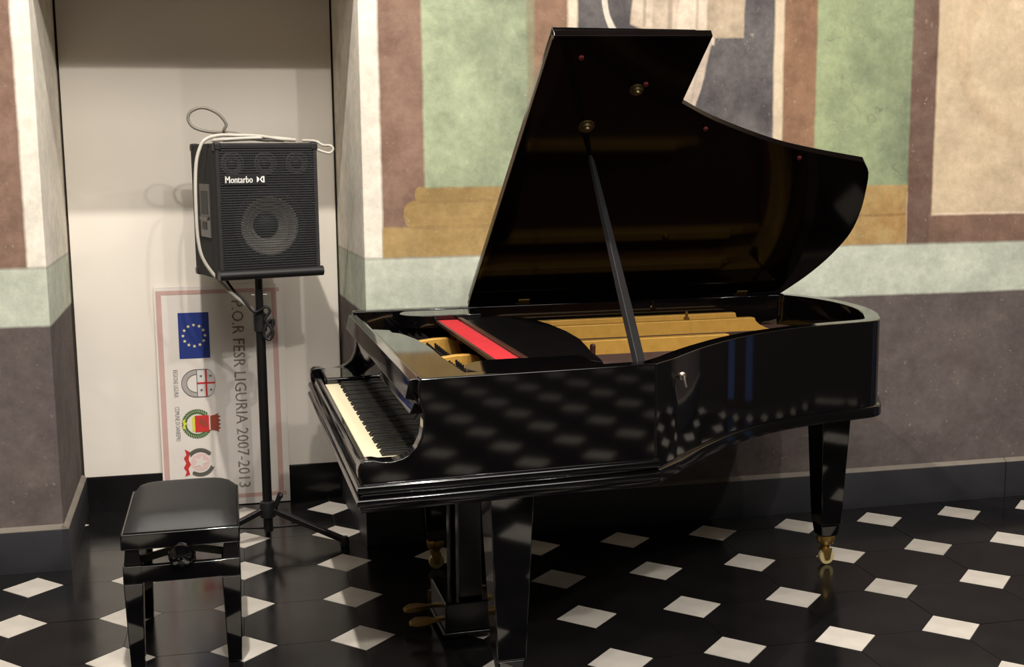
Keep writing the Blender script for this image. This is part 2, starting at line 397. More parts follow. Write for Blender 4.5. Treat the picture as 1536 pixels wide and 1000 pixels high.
M['dusk_glass'] = bpy.data.materials.new('dusk_lit_glass'); M['dusk_glass'].use_nodes = True  # glowing blue surface, added only for its reflection in the curved rim
_b = M['dusk_glass'].node_tree.nodes['Principled BSDF']; _b.inputs['Base Color'].default_value = (.02, .03, .06, 1); _b.inputs['Roughness'].default_value = .05
_b.inputs['Emission Color'].default_value = (.28, .46, 1.0, 1); _b.inputs['Emission Strength'].default_value = .16
M['frame_wood'] = mat('dark_window_frame', (50, 40, 34), .5)
glow_frame = struct(obj('window_1', MB().box(XR - .03, XR + .02, -.50, -.45, .05, 1.3).box(XR - .03, XR + .02, .30, .35, .05, 1.3).box(XR - .03, XR + .02, -.50, .35, 1.3, 1.36).box(XR - .03, XR + .02, -.50, .35, 0, .05).box(XR - .03, XR + .02, -.25, .10, .05, 1.3), 'frame_wood'))  # unseen frame, added to hold the blue glowing strips
for y0_, y1_ in ((-.45, -.25), (.10, .30)): obj('pane', MB().box(XR - .012, XR - .006, y0_, y1_, .05, 1.3), 'dusk_glass', glow_frame)

# floor: slab with joints, each paver of the visible part a piece of its own
floor = struct(obj('floor', MB().box(XL, XR, YB, 2.1, -0.08, -0.0025), 'joint'))
def octo(g=0.0012, z0=-0.02, z1=0.0):
    h = U / 2 - g; c = h - (D - 0) + g * .2
    return MB().flat([(-h, -c + g), (-c + g, -h), (c - g, -h), (h, -c + g), (h, c - g), (c - g, h), (-c + g, h), (-h, c - g)], z0, z1)
def diam(g=0.0012, z0=-0.02, z1=0.0):
    d = D - g * 1.4; return MB().flat([(d, 0), (0, d), (-d, 0), (0, -d)], z0, z1)
# h - c must equal D along each side: the pavers meet along the lattice lines and leave the squares free
oc0 = MB(); h_ = U / 2 - .0012; c_ = U / 2 - D - .0012
oc0.flat([(-h_, -c_), (-c_, -h_), (c_, -h_), (h_, -c_), (h_, c_), (c_, h_), (-c_, h_), (-h_, c_)], -0.02, 0)
pb = None; pw = None
restb, restw = MB(), MB()
def inroom(x, y, m): return XL + m < x < XR - m and YB + m < y < 2.0
def near_wall(x, y, m):
    if y + m < WY - .02: return False
    return not (-2.60 + m * .2 < x < -1.45 - m * .2 and y + m < AY + .05)
for i in range(-16, 13):
    for j in range(-21, 6):
        for kind in (0, 1):
            x = (i + .5 * (1 - kind)) * U; y = (j + .5 * (1 - kind)) * U
            if not inroom(x, y, .2): continue
            if y > WY + .25 and not (-2.85 < x < -1.25): continue
            vis = -3.3 < x < 2.4 and -1.3 < y < 2.0
            if vis:
                dz = random.uniform(-.0004, .0004)
                if kind == 0:
                    if pb is None: pb = obj('black_paver', oc0, 'black_marble', floor, loc=(x, y, dz)); continue
                    copy_of(pb, floor, (x, y, dz))
                else:
                    if pw is None: pw = obj('white_paver', diam(), 'white_marble', floor, loc=(x, y, dz)); continue
                    copy_of(pw, floor, (x, y, dz))
            else:
                src = oc0 if kind == 0 else diam(); tgt = restb if kind == 0 else restw
                tgt.add([(p[0] + x, p[1] + y, p[2]) for p in src.v], src.f)
obj('black_paving', restb, 'black_marble', floor, kind='stuff')
obj('white_paving', restw, 'white_marble', floor, kind='stuff')

# skirting of slate, each run with its pale top edge
def skirt(name, path, h=0.168, t=0.022, joint=()):
    """path runs along the wall face with the room on its right"""
    o = struct(obj(name, MB().sweep(path, [(-.004, 0), (t, 0), (t, h - .010), (t * .9, h - .004), (-.004, h - .004)]), 'skirting'))
    obj('ledge', MB().sweep(path, [(-.003, h - .0035), (t * .9, h - .0035), (t * .72, h + .002), (0.001, h + .012), (-.003, h + .012)]), 'skirting_dust', o, label='pale dusty plaster edge')
    return o
skirt('baseboard_right', [(1.497, WY), (-1.412, WY)][::-1])
skirt('baseboard_far_right', [(1.501, WY), (XR, WY)])
skirt('baseboard_jamb_right', [(-1.455, AY - .02), (-1.412, WY - .023)])
skirt('baseboard_left', [(XL, WY), (-2.603, WY)])
skirt('baseboard_jamb_left', [(-2.603, WY - .023), (-2.632, AY - .02)])
o = skirt('baseboard_alcove', [(-2.62, AY - .002), (-1.46, AY - .002)], h=0.158, t=.008); o.data.materials[0] = M['black_marble']; o.children[0].data.materials[0] = M['black_marble']

# ---------------------------------------------------------------- the grand piano  (local axes: a = along, b = across from the camera side)
TH = R(1.8); PO = Vector((-1.445, -0.779, 0)); ca, sa = math.cos(TH), math.sin(TH)
def loc2(x, y): dx, dy = x - PO.x, y - PO.y; return (dx * ca + dy * sa, -dx * sa + dy * ca)
piano = thing('grand_piano', 'black lacquered grand piano with its lid propped open on the tiled floor', 'piano', PO, TH)
P_ = piano
RT, RB = 1.005, 0.672
wl = [(-.776, -.724), (-.700, -.652), (-.625, -.568), (-.540, -.482), (-.40, -.360), (-.25, -.262), (-.09, -.190), (.07, -.148), (.17, -.126), (.222, -.108), (.262, -.072),
      (.30, 0.0), (.345, .10), (.380, .24), (.392, .38), (.384, .50), (.355, .62), (.318, .70), (.285, .745), (.25, .763)]
bend = [loc2(*p) for p in wl]
bend = [bend[0]] + cr(bend[1:], 3)
B0 = bend[0]; spine_b = 1.492
outline = bend + [(1.60, spine_b), (0.42, spine_b)]
inner = offset(outline, -.052)
near = lambda a: B0[1] * a / B0[0]
rim = obj('rim', MB().strip(outline, inner, RB, RT), 'lacquer', P_, bevel=.004, angle=25)
path_r = outline
obj('rim_molding', MB().sweep(path_r, [(-.002, .709)] + [(.002 + .012 * math.cos(R(q)), .697 + .012 * math.sin(R(q))) for q in (80, 65, 50, 35, 20, 5)] + [(.014, .672), (-.002, .672)]), 'lacquer_worn', P_, angle=45)
# cheeks: tall sides that step down to the key arms
prof = [(.006, 1.005), (.001, .985), (0, .967), (.006, .938), (.013, .908), (.012, .878), (.006, .848), (-.007, .822), (-.026, .806), (-.045, .797), (-.075, .791), (-.098, .793),
        (-.122, .799), (-.145, .799), (-.158, .790), (-.162, .775), (-.161, .752), (-.152, .735), (-.152, .70)]
def cheek(b_of, th, a_end):
    pts = prof + [(a_end, .70), (a_end, 1.005)]
    return MB().prism(pts, lambda a, z: (a, b_of(a), z), lambda a, z: (a, b_of(a) + th, z))
obj('cheek', cheek(near, .050, B0[0] - .001), 'lacquer', P_, bevel=.005, angle=25)
obj('cheek', cheek(lambda a: spine_b - .05, .05, .42), 'lacquer', P_, bevel=.005, angle=25)
# key bed and the double bead molding round it
base_path = [(.42, spine_b), (-.150, spine_b), (-.150, near(-.15)), (B0[0] + .004, B0[1])]
obj('key_bed', MB().flat([(-.145, .0), (B0[0], B0[1] + .004), (B0[0], spine_b - .01), (-.145, spine_b - .01)], .664, .728), 'lacquer_dull', P_)
def bead(cx, cz, r, a0, a1, n=9): return [(cx + r * math.cos(R(a0 + (a1 - a0) * t / n)), cz + r * math.sin(R(a0 + (a1 - a0) * t / n))) for t in range(n + 1)]
obj('key_bed_molding', MB().sweep(base_path, [(-.004, .739)] + bead(.002, .724, .015, 88, -70) + [(.005, .705)] + bead(.006, .690, .013, 80, -75) + [(.009, .674), (.009, .664), (-.004, .664)]), 'lacquer_worn', P_, angle=45)
obj('key_slip', MB().prism([(-.152, .728), (-.150, .770), (-.142, .776), (-.128, .776), (-.128, .728)], lambda a, z: (a, .045, z), lambda a, z: (a, spine_b - .045, z)), 'lacquer', P_, bevel=.003)
# key blocks at both ends of the keyboard
K0, K1 = .092, 1.232
for b0, b1, zt in ((.046, K0 - .003, .784), (K1 + .003, spine_b - .048, .796)):
    obj('key_block', MB().box(-.126, .02, b0, b1, .728, zt), 'lacquer', P_, bevel=.008, seg=3)
# keyboard: 52 white and 36 black keys
wk = (K1 - K0) / 52
key = None; bkey = None
for i in range(52):
    if key is None:
        key = obj('white_key', MB().box(-.125, .03, 0, wk - .0009, .745, .7735).box(-.127, -.080, .0, wk - .0009, .770, .7745), 'ivory', P_, loc=(0, K0, 0), bevel=.001, seg=1)
    else: copy_of(key, P_, (0, K0 + i * wk, 0))
# the camera side is the treble: highest C, then down the scale
names = []
for n in range(88):
    s = (n + 9) % 12; names.append(s)
wi = 0; pos = []
for s in names:
    if s in (0, 2, 4, 5, 7, 9, 11): wi += 1
    else: pos.append(wi)
for q in pos:
    b = K1 - q * wk
    mbk = MB()
    if bkey is None:
        bkey = obj('black_key', MB().prism([(-.082, .770), (-.080, .776), (-.072, .7855), (.03, .7855), (.03, .770)], lambda a, z: (a, -.0052, z), lambda a, z: (a, .0052, z)), 'ebony', P_, loc=(0, b, 0), bevel=.0012, seg=1)
    else: copy_of(bkey, P_, (0, b, 0))
# fall board, folded up, with its batten
obj('fall_board', MB().prism([(.022, .776), (.014, .80), (.018, .86), (.012, .915), (.002, .938), (.010, .946), (.05, .946), (.05, .776)], lambda a, z: (a, .052, z), lambda a, z: (a, spine_b - .052, z)), 'lacquer', P_, bevel=.003)
obj('fall_board_batten', MB().prism([(-.014, .900), (-.014, .903), (-.002, .929), (.022, .930), (.022, .900)], lambda a, z: (a, .056, z), lambda a, z: (a, .62, z)), 'lacquer', P_, bevel=.004)
# front rail above the keys and the flat shelf behind it
obj('front_rail', MB().prism([(-.004, .938), (-.025, .942), (-.025, .946), (-.014, .994), (.012, .997), (.020, .985), (.03, .985), (.03, .938)], lambda a, z: (a, .053, z), lambda a, z: (a, spine_b - .053, z)), 'lacquer', P_, bevel=.002)
obj('front_shelf', MB().flat([(.030, .053), (.175, .053), (.158, .20), (.150, .45), (.150, .66), (.138, .82), (.118, .93), (.105, .975), (.085, 1.0), (.085, 1.06), (.030, 1.10)], .972, .984), 'lacquer', P_, bevel=.002)
# ledges the music desk slides on
def ledge(b0, b1, a0, a1, z0, z1, inside):
    pts = [(a1, b0), (a1, b1)]
    n = 10; c = (b0 + b1) / 2; r = (b1 - b0) / 2
    arc = [(a0 + r - r * math.sin(PI * t / n), c + r * math.cos(PI * t / n)) for t in range(n + 1)]
    return MB().flat(pts + arc, z0, z1)
obj('desk_ledge', ledge(1.268, 1.4395, .165, .455, .955, 1.001, 1), 'lacquer', P_, bevel=.003)
obj('desk_ledge', ledge(.056, .285, .160, .53, .955, .997, 1), 'lacquer', P_, bevel=.003)
# music desk, folded flat and pushed back, with a red felt shelf
desk_pts = [(.362, .300), (.362, 1.262), (.560, 1.262), (.600, 1.235), (.626, 1.184), (.648, 1.02), (.655, .84), (.645, .66), (.618, .495), (.600, .40), (.592, .32), (.585, .26), (.574, .205), (.540, .262)]
desk = obj('music_desk', MB().flat(desk_pts[::-1], .970, .986), 'lacquer_dull', P_, bevel=.003)
obj('felt_strip', MB().flat([(.292, .312), (.362, .312), (.362, 1.256), (.292, 1.256)], .9755, .984), 'red_felt', desk, label='bright red felt strip')
obj('desk_lip', MB().flat([(.3625, .310), (.380, .310), (.380, 1.258), (.3625, 1.258)], .986, .993), 'brown_wood', desk, bevel=.002, label='brown wooden lip')
obj('desk_lip', MB().flat([(.282, .310), (.2915, .310), (.2915, 1.258), (.282, 1.258)], .972, .985), 'brown_wood', desk, bevel=.002, label='brown wooden lip')
# inside: soundboard, iron plate with its bars, strings, pins
inn2 = offset(outline, -.054)
obj('soundboard', MB().flat(inn2 + [(.15, spine_b - .054), (.15, .056), (B0[0] - .01, near(.66) + .056)], .838, .846), 'soundboard', P_)
obj('bottom_board', MB().flat(inn2 + [(.10, spine_b - .054), (.10, .056), (B0[0] - .01, near(.66) + .056)], .690, .702), 'lacquer_dull', P_)
plate = obj('iron_plate', MB().strip(offset(outline, -.056), offset(outline, -.15), .858, .876), 'gold', P_, label='gold painted iron plate')
obj('pin_plate', MB().flat([(.06, .06), (.36, .06), (.36, spine_b - .056), (.06, spine_b - .056)], .864, .880), 'brown_wood', plate)
def pbar(a0, a1, b, zt, zb, th, chamf=.10, front=0.0):
    n = 6; pts = [(a0, zb), (a1, zb)]
    for t in range(n + 1):
        an = PI / 2 * t / n; pts.append((a1 - chamf * math.sin(an) * 1.0, zb + .012 + (zt - zb - .012) * (1 - math.cos(an)) ** .8))
    if front:
        pts += [(a0 + front, zt), (a0, zt - .02)]
    else: pts += [(a0, zt)]
    return MB().prism(pts, lambda a, z: (a, b - th / 2, z), lambda a, z: (a, b + th / 2, z))
for a0, a1, b, zt, th, cf in ((.36, 1.70, 1.255, .944, .034, .16), (.36, 1.62, 1.385, .948, .030, .10), (.40, 1.385, .885, .943, .034, .12), (.36, .74, .455, .954, .034, .10)):
    obj('plate_bar', pbar(a0, a1, b, zt, .866, th, cf), 'gold', plate, bevel=.003)
for b in (1.09, .715, .33):
    obj('pin_bar', MB().prism([(.10, .872), (.10, .918), (.17, .936), (.245, .944), (.29, .944), (.318, .936), (.335, .914), (.345, .872)], lambda a, z: (a, b - .014 + (a - .1) * .0, z), lambda a, z: (a, b + .014, z)), 'gold', plate, bevel=.003)
obj('plate_post', MB().lathe([(.010, 0), (.010, .07), (.006, .075)], (.735, .80, .868), n=12), 'brown_wood', plate)
obj('plate_screw', MB().lathe([(.012, 0), (.012, .008), (.006, .012), (.006, .030), (.003, .034)], (1.262, 1.255, .944), n=10), 'brass', plate)
mb = MB()
for q in range(4):
    for t in range(40):
        b = .09 + t * .033 + q * .008
        if any(abs(b - c) < .022 for c in (1.09, .715, .33)): continue
        mb.tube([(.172 + q * .024, b, .875), (.167 + q * .024, b, .934)], .0040, 6)
obj('tuning_pins', mb, 'pin_steel', plate, kind='stuff')
mb = MB()
ins = offset(outline, -.11)
def end_a(b):
    best = None
    for (a0, b0), (a1, b1) in zip(ins, ins[1:]):
        if (b0 - b) * (b1 - b) <= 0 and abs(b1 - b0) > 1e-6:
            a = a0 + (a1 - a0) * (b - b0) / (b1 - b0)
            if best is None or a < best: best = a
    return best or .6
for t in range(150):
    b = .10 + t * .0088
    mb.tube([(.34, b, .894), (end_a(b) + (.0 if b < .1 else 0), b, .892)], .0009, 4)
obj('strings', mb, 'string_wire', P_, kind='stuff')
mb = MB()
for (a, b) in offset(outline, -.125)[6:34:1]: mb.tube([(a, b, .876), (a, b, .898)], .003, 6)
obj('hitch_pins', mb, 'steel', plate, kind='stuff')
obj('string_felt', MB().strip(offset(outline, -.155)[2:44], offset(outline, -.19)[2:44], .886, .891), 'dark_felt', plate, label='dark red felt under the strings')
# lid and its fittings
PHI = R(36.75); cph, sph = math.cos(PHI), math.sin(PHI); HB = spine_b + .002; HZ = RT - .001; A0 = .457
def lidp(a, l, n=0.0): return (A0 + a, HB - l * cph + n * sph, HZ + l * sph + n * cph)
lp = [(0, -.012), (0, 1.503), (.475, 1.513), (.479, 1.212)] + [p for p in cr([(.479, 1.212), (.588, 1.143), (.701, 1.085), (.83, 1.026), (.930, .987), (1.06, .948), (1.18, .917), (1.265, .896)], 3)][1:] + \
     [p for p in cr([(1.265, .896), (1.315, .83), (1.362, .71), (1.398, .60), (1.425, .48), (1.430, .38), (1.414, .249), (1.378, .12), (1.325, 0)], 3)][1:] + [(1.318, -.012)]
lid = obj('lid', MB().prism(lp, lambda a, l: lidp(a, l, .001), lambda a, l: lidp(a, l, .024)), 'lid_inside', P_, bevel=.002, angle=25)
obj('lid_flap', MB().prism([(0.004, .0), (.004, 1.49), (.44, 1.49), (.44, .0)], lambda a, l: lidp(a, l, .0265), lambda a, l: lidp(a, l, .047)), 'lacquer', P_, bevel=.002, label='front flap of the lid folded over behind it')
obj('flap_hinge', MB().prism([(-.003, .02), (-.0008, .02), (-.0008, 1.49), (-.003, 1.49)], lambda a, l: lidp(a, l, .001), lambda a, l: lidp(a, l, .016)), 'old_brass', lid, label='long brass hinge along the lid edge')
for a, l in ((.216, .02), (1.137, .02)):
    o = MB(); o.prism([(a - .022, -.004), (a + .022, -.004), (a + .022, .03), (a - .022, .03)], lambda x, y: lidp(x, y, -.003), lambda x, y: lidp(x, y, .001))
    o.tube([lidp(a - .03, .0, -.004), lidp(a + .03, .0, -.004)], .005, 8)
    obj('lid_hinge', o, 'brass', lid)
for a, l, r in ((.195, 1.105, .026), (.309, 1.280, .022)):
    o = MB(); c = Vector(lidp(a, l, 0)); nrm = (Vector(lidp(a, l, -1)) - c)
    o.tube([c - nrm * .001, c + nrm * .006, c + nrm * .0061, c + nrm * .014, c + nrm * .0141, c + nrm * .02], [r, r, r * .75, r * .7, r * .45, r * .35], 16)
    obj('prop_socket', o, 'old_brass', lid)
for a, l in ((.099, 1.419), (.331, 1.305), (.60, 1.09), (1.0, .93)):
    o = MB(); c = Vector(lidp(a, l, 0)); nrm = (Vector(lidp(a, l, -1)) - c)
    o.tube([c, c + nrm * .008], [.008, .007], 10); obj('lid_buffer', o, 'dark_felt', lid, label='small dark red felt buffer')
pt = Vector(loc2(-.765, -.029) + (1.572,)); pbse = Vector((.640, .078, .985))
d_ = (pt - pbse); o = MB(); o.bar(pbse, pbse + d_ * .5, .030, .018, (0, 1, 0)); o = MB()
x_ = d_.normalized().cross(Vector((.3, -1, 0))).normalized(); y_ = x_.cross(d_.normalized())
ringv = []
for t, wd, tk in ((0, .034, .02), (.25, .033, .02), (.8, .022, .016), (.97, .016, .014), (1, .010, .010)):
    c = pbse + d_ * t
    ringv += [c + x_ * sx * wd / 2 + y_ * sy * tk / 2 for sx, sy in ((-1, -1), (1, -1), (1, 1), (-1, 1))]
o.add(ringv, [(3, 2, 1, 0), (16, 17, 18, 19)] + [(4 * i + q, 4 * i + (q + 1) % 4, 4 * i + 4 + (q + 1) % 4, 4 * i + 4 + q) for i in range(4) for q in range(4)])
obj('prop_stick', o, mat('prop_lacquer', (0.010, 0.010, 0.012), 0.5, spec=0.3), P_, bevel=.003)
obj('rim_hook', MB().tube([(0, 0, 0), (0, -.018, 0), (0, -.02, -.012), (.004, -.022, -.03)], .004, 8).lathe([(.012, 0), (.012, .004), (.006, .008)], (0, 0, 0), 'y', 14), 'steel', P_, loc=(loc2(-.66, -.607)[0], loc2(-.66, -.607)[1] - .004, .945), label='small steel lid hook on the curved side')
# legs and casters
def leg(a, b, ztop=.664):
    g = obj('leg', MB().frustum(0, 0, .165, .084, .084, ztop, .128, .128).frustum(0, 0, .118, .066, .066, .163, .078, .078), 'lacquer', P_, bevel=.004, loc=(a, b, 0))
    f = obj('caster', MB().lathe([(.034, .118), (.036, .105), (.030, .085), (.018, .078), (.016, .06)], (0, 0, 0), n=20).prism([(-.020, .066), (.020, .066), (.012, .022), (-.006, .022)], lambda x, z: (x, -.019, z), lambda x, z: (x, -.013, z)).prism([(-.020, .066), (.020, .066), (.012, .022), (-.006, .022)], lambda x, z: (x, .013, z), lambda x, z: (x, .019, z)), 'brass', g, label='brass caster')
    obj('wheel', MB().lathe([(.020, -.012), (.028, -.011), (.030, -.006), (.030, .006), (.028, .011), (.020, .012)], (.003, 0, .030), 'y', 24), mat('caster_wheel', (214, 196, 140), .4, .3), g, label='pale worn caster wheel')
    return g
leg(*loc2(.274, .300), .690)
leg(.268, .14); leg(.288, 1.385)
# pedal lyre
ly = obj('lyre', MB().box(.185, .345, .662, .920, .034, .132), 'lacquer_dull', P_, bevel=.006)
obj('lyre_base_plate', MB().box(.178, .352, .654, .928, .022, .034), 'lacquer_dull', ly, bevel=.003)
for b in (.715, .870):
    obj('lyre_column', MB().frustum(.277, b, .130, .080, .05, .64, .076, .05).box(.227, .327, b - .03, b + .03, .64, .668), 'lacquer_dull', ly, bevel=.006)
for b in (.715, .840):
    obj('pedal', MB().prism([(.20, b - .010), (.13, b - .011), (.10, b - .020), (.07, b - .022), (.05, b - .012), (.046, b), (.05, b + .012), (.07, b + .022), (.10, b + .020), (.13, b + .011), (.20, b + .010)][::-1],
        lambda a, y: (a + .028, y, .052 + .10 * max(0, a - .09)), lambda a, y: (a + .028, y, .064 + .10 * max(0, a - .09) + .006 * (1 if .06 < a < .12 else 0))), 'brass', ly, bevel=.002, label='brass pedal')

# ---------------------------------------------------------------- piano bench
bench = thing('piano_bench', 'black height-adjustable piano bench with padded leather seat and round side knob', 'bench', (-2.102, .135, 0), R(0.8))
hx, hy = .178, .252
obj('seat_frame', MB().box(-hx, hx, -hy, hy, .394, .446), 'lacquer', bench, bevel=.005)
n = 14; mb = MB(); vs = []
for i in range(n + 1):
    for j in range(n + 1):
        x = -1 + 2 * i / n; y = -1 + 2 * j / n
        h = .448 + .050 * (max(0, (1 - abs(x) ** 5) * (1 - abs(y) ** 7))) ** .55
        vs.append((x * (hx - .008), y * (hy - .008), h))
fs = [(i * (n + 1) + j, (i + 1) * (n + 1) + j, (i + 1) * (n + 1) + j + 1, i * (n + 1) + j + 1) for i in range(n) for j in range(n)]
mb.add(vs, fs); mb.box(-hx + .01, hx - .01, -hy + .01, hy - .01, .444, .449)
obj('seat', mb, 'leather', bench, angle=60, label='black padded leather seat')
ap = MB(); t = .022; z0, z1 = .287, .341; ex, ey = hx - .002, hy - .004
for x0, x1, y0, y1 in ((-ex + .05, ex - .05, -ey, -ey + t), (-ex + .05, ex - .05, ey - t, ey), (-ex, -ex + t, -ey + .05, ey - .05), (ex - t, ex, -ey + .05, ey - .05)):
    obj('apron', MB().box(x0, x1, y0, y1, z0, z1), 'lacquer', bench, bevel=.003)
for sx in (-1, 1):
    for sy in (-1, 1):
        x, y = sx * (ex - .029), sy * (ey - .029)
        obj('leg', MB().frustum(x - sx * 0, y, 0.004, .042, .042, .285, .058, .058).box(x - .029, x + .029, y - .029, y + .029, .285, .343), 'lacquer', bench, bevel=.003)
        obj('corner_block', MB().frustum(x, y, .343, .050, .050, .394, .040, .040), 'lacquer_dull', bench, bevel=.003)
obj('knob', MB().lathe([(.012, 0), (.012, .030), (.030, .032), (.038, .040), (.039, .052), (.034, .062), (.018, .070), (.004, .072)], (0, -hy + .03, .376), 'y', 28), 'lacquer', bench)
obj('knob', MB().lathe([(.004, .0), (.018, .002), (.034, .010), (.039, .02), (.038, .032), (.030, .04), (.012, .042), (.012, .075)], (0, hy + .045, .376), 'y', 28), 'plastic', bench)
M['lift_steel'] = mat('lift_steel', (96, 98, 84), .4, .7)
for y in (-.16, .16):
    obj('scissor_bar', MB().bar((-.13, y, .335), (.13, y, .396), .012, .022), 'lift_steel', bench)
    obj('scissor_bar', MB().bar((-.13, y + .014, .396), (.13, y + .014, .335), .012, .022), 'lift_steel', bench)
obj('lift_screw', MB().tube([(0, -hy + .01, .376), (0, hy - .01, .376)], .008, 10), 'handle', bench)

# ---------------------------------------------------------------- loudspeaker on its stand
SC = Vector((-1.825, 1.13, 0)); SR = R(16.7)
stand = thing('speaker_stand', 'black tripod stand carrying the loudspeaker in front of the alcove', 'stand', SC)
obj('pole', MB().tube([(0, 0, .04), (0, 0, .93)], .0195, 20), 'stand', stand)
obj('inner_pole', MB().tube([(0, 0, .93), (0, 0, 1.100)], .0165, 20), 'stand', stand)
obj('collar', MB().lathe([(.020, .88), (.027, .882), (.028, .95), (.022, .955), (.0175, .957)], n=20), 'plastic', stand)
obj('pin', MB().tube([(-.03, 0, 1.03), (.032, 0, 1.03)], .003, 8), 'steel', stand)
kn = obj('knob', MB().tube([(.02, 0, .915), (.045, 0, .915)], .006, 10).lathe([(.008, 0), (.016, .002), (.016, .014), (.008, .018)], (.042, 0, .915), 'x', 14), 'plastic', stand)
obj('hub', MB().lathe([(.021, .10), (.032, .102), (.034, .14), (.030, .165), (.021, .17)], n=20), 'plastic', stand)
obj('lock_lever', MB().bar((.03, -.01, .14), (.055, -.03, .205), .012, .018).lathe([(.01, 0), (.012, .01), (.006, .014)], (.05, -.03, .195), 'x', 12), 'plastic', stand)
for fx, fy in ((.312, -.175), (-.318, -.128), (.0, .36)):
    v = Vector((fx, fy, 0)); u_ = v.normalized()
    lg = obj('leg', MB().bar(u_ * .028 + Vector((0, 0, .13)), v * .96 + Vector((0, 0, .03)), .026, .022), 'stand', stand, bevel=.003)
    obj('foot', MB().lathe([(.014, 0), (.018, .004), (.018, .03), (.012, .045)], (v.x * .97, v.y * .97, 0), n=14), 'plastic', lg, label='black rubber foot')
    obj('strut', MB().bar(u_ * .018 + Vector((0, 0, .055)), v * .45 + Vector((0, 0, .08)), .014, .006), 'stand', lg)

SW, SH, SD = .412, .530, .372; SZ = 1.106
spk = thing('loudspeaker', 'black carpet-covered loudspeaker cabinet with wire grille on top of the tripod stand', 'speaker', (SC.x, SC.y + .095, SZ), SR)
x0, x1, y0, y1 = -SW / 2, SW / 2, -SD / 2, SD / 2
rec = .018; deep = .095
mb = MB()                                     # cabinet: box behind the recessed baffle
mb.box(x0, x1, y0 + deep, y1, 0, SH)
mb.box(x0, x0 + .016, y0 + rec, y0 + deep, 0, SH).box(x1 - .016, x1, y0 + rec, y0 + deep, 0, SH).box(x0 + .016, x1 - .016, y0 + rec, y0 + deep, 0, .016).box(x0 + .016, x1 - .016, y0 + rec, y0 + deep, SH - .016, SH)
obj('cabinet', mb, 'tolex', spk, bevel=.006, seg=2)
fr = MB(); e_ = .016
fr.box(x0, x0 + e_, y0, y0 + rec + .004, 0, SH); fr.box(x1 - e_, x1, y0, y0 + rec + .004, 0, SH); fr.box(x0 + e_, x1 - e_, y0, y0 + rec + .004, SH - e_, SH)
obj('front_frame', fr, 'tolex', spk, bevel=.006)
obj('bottom_lip', MB().tube([(x0 - .006, y0 - .004, .018), (x1 + .006, y0 - .004, .018)], .020, 14), 'plastic', spk)
for sx in (x0, x1):
    for z in (.0, SH):
        for y in (y0 + .018, y1 - .018):
            s = 1 if sx > 0 else -1; zz = 1 if z > 0 else -1
            obj('corner_guard', MB().box(sx - s * .026, sx + s * .004, y - .020, y + .020, z - zz * .03, z + zz * .003), 'plastic', spk, bevel=.008, seg=3)
gz = y0 + .002
mb = MB(); nh = 48; bx, bz0_, bz1_ = SW / 2 - e_, .03, .37; yb = y0 + rec - .002
inn = [(.004 + .122 * math.cos(2 * PI * t / nh), .205 + .122 * math.sin(2 * PI * t / nh)) for t in range(nh)]
out = []
for t in range(nh):
    c, d = math.cos(2 * PI * t / nh), math.sin(2 * PI * t / nh)
    kx = ((bx - .004) if c > 0 else (bx + .004)) / max(1e-6, abs(c)); kz = ((bz1_ - .205) if d > 0 else (.205 - bz0_)) / max(1e-6, abs(d)); q = min(kx, kz)
    out.append((.004 + q * c, .205 + q * d))
vs = [(x, yb, z) for x, z in out] + [(x, yb, z) for x, z in inn] + [(x, yb + .012, z) for x, z in inn]
mb.add(vs, [(t, (t + 1) % nh, nh + (t + 1) % nh, nh + t) for t in range(nh)] + [(nh + t, nh + (t + 1) % nh, 2 * nh + (t + 1) % nh, 2 * nh + t) for t in range(nh)])
mb.box(-bx, bx, yb, yb + .006, bz1_, SH - e_)
obj('baffle', mb, 'baffle_black', spk)
M_ = 0
g = MB()
nx, nz = 56, 50
for i in range(nx + 1):
    x = x0 + e_ + (SW - 2 * e_) * i / nx; g.box(x - .0007, x + .0007, gz, gz + .0014, .034, SH - e_)
for i in range(nz + 1):
    z = .034 + (SH - e_ - .034) * i / nz; g.box(x0 + e_, x1 - e_, gz - .001, gz + .001, z - .0018, z + .0018)
obj('grille', g, 'grille', spk, kind='stuff')
wc = (.004, y0 + rec - .003, .205)
wf = obj('woofer', MB().strip([(.146 * math.cos(2 * PI * t / 48), .146 * math.sin(2 * PI * t / 48)) for t in range(48)], [(.118 * math.cos(2 * PI * t / 48), .118 * math.sin(2 * PI * t / 48)) for t in range(48)], 0, .006, True).xf(lambda x, y, z: (wc[0] + x, wc[1] - z, wc[2] + y)), 'cone_dark', spk)
obj('cone', MB().lathe([(.120, .001), (.112, .003), (.106, -.004), (.048, -.056)], wc, 'y', 48, False), 'cone', wf, label='grey paper cone')
obj('dust_cap', MB().lathe([(.052, -.055), (.047, -.044), (.034, -.034), (.015, -.029), (.004, -.0285)], wc, 'y', 32), 'cone_dark', wf)
for x in (-.138, -.006, .122):
    tw = obj('tweeter', MB().lathe([(.047, 0), (.047, .006), (.040, .008), (.036, .003), (.02, .0005)], (x, wc[1], .450), 'y', 32), 'tweeter_ring', spk)
    obj('dome', MB().lathe([(.022, .001), (.018, .006), (.008, .009), (.002, .0095)], (x, wc[1], .450), 'y', 20), 'plastic', tw)
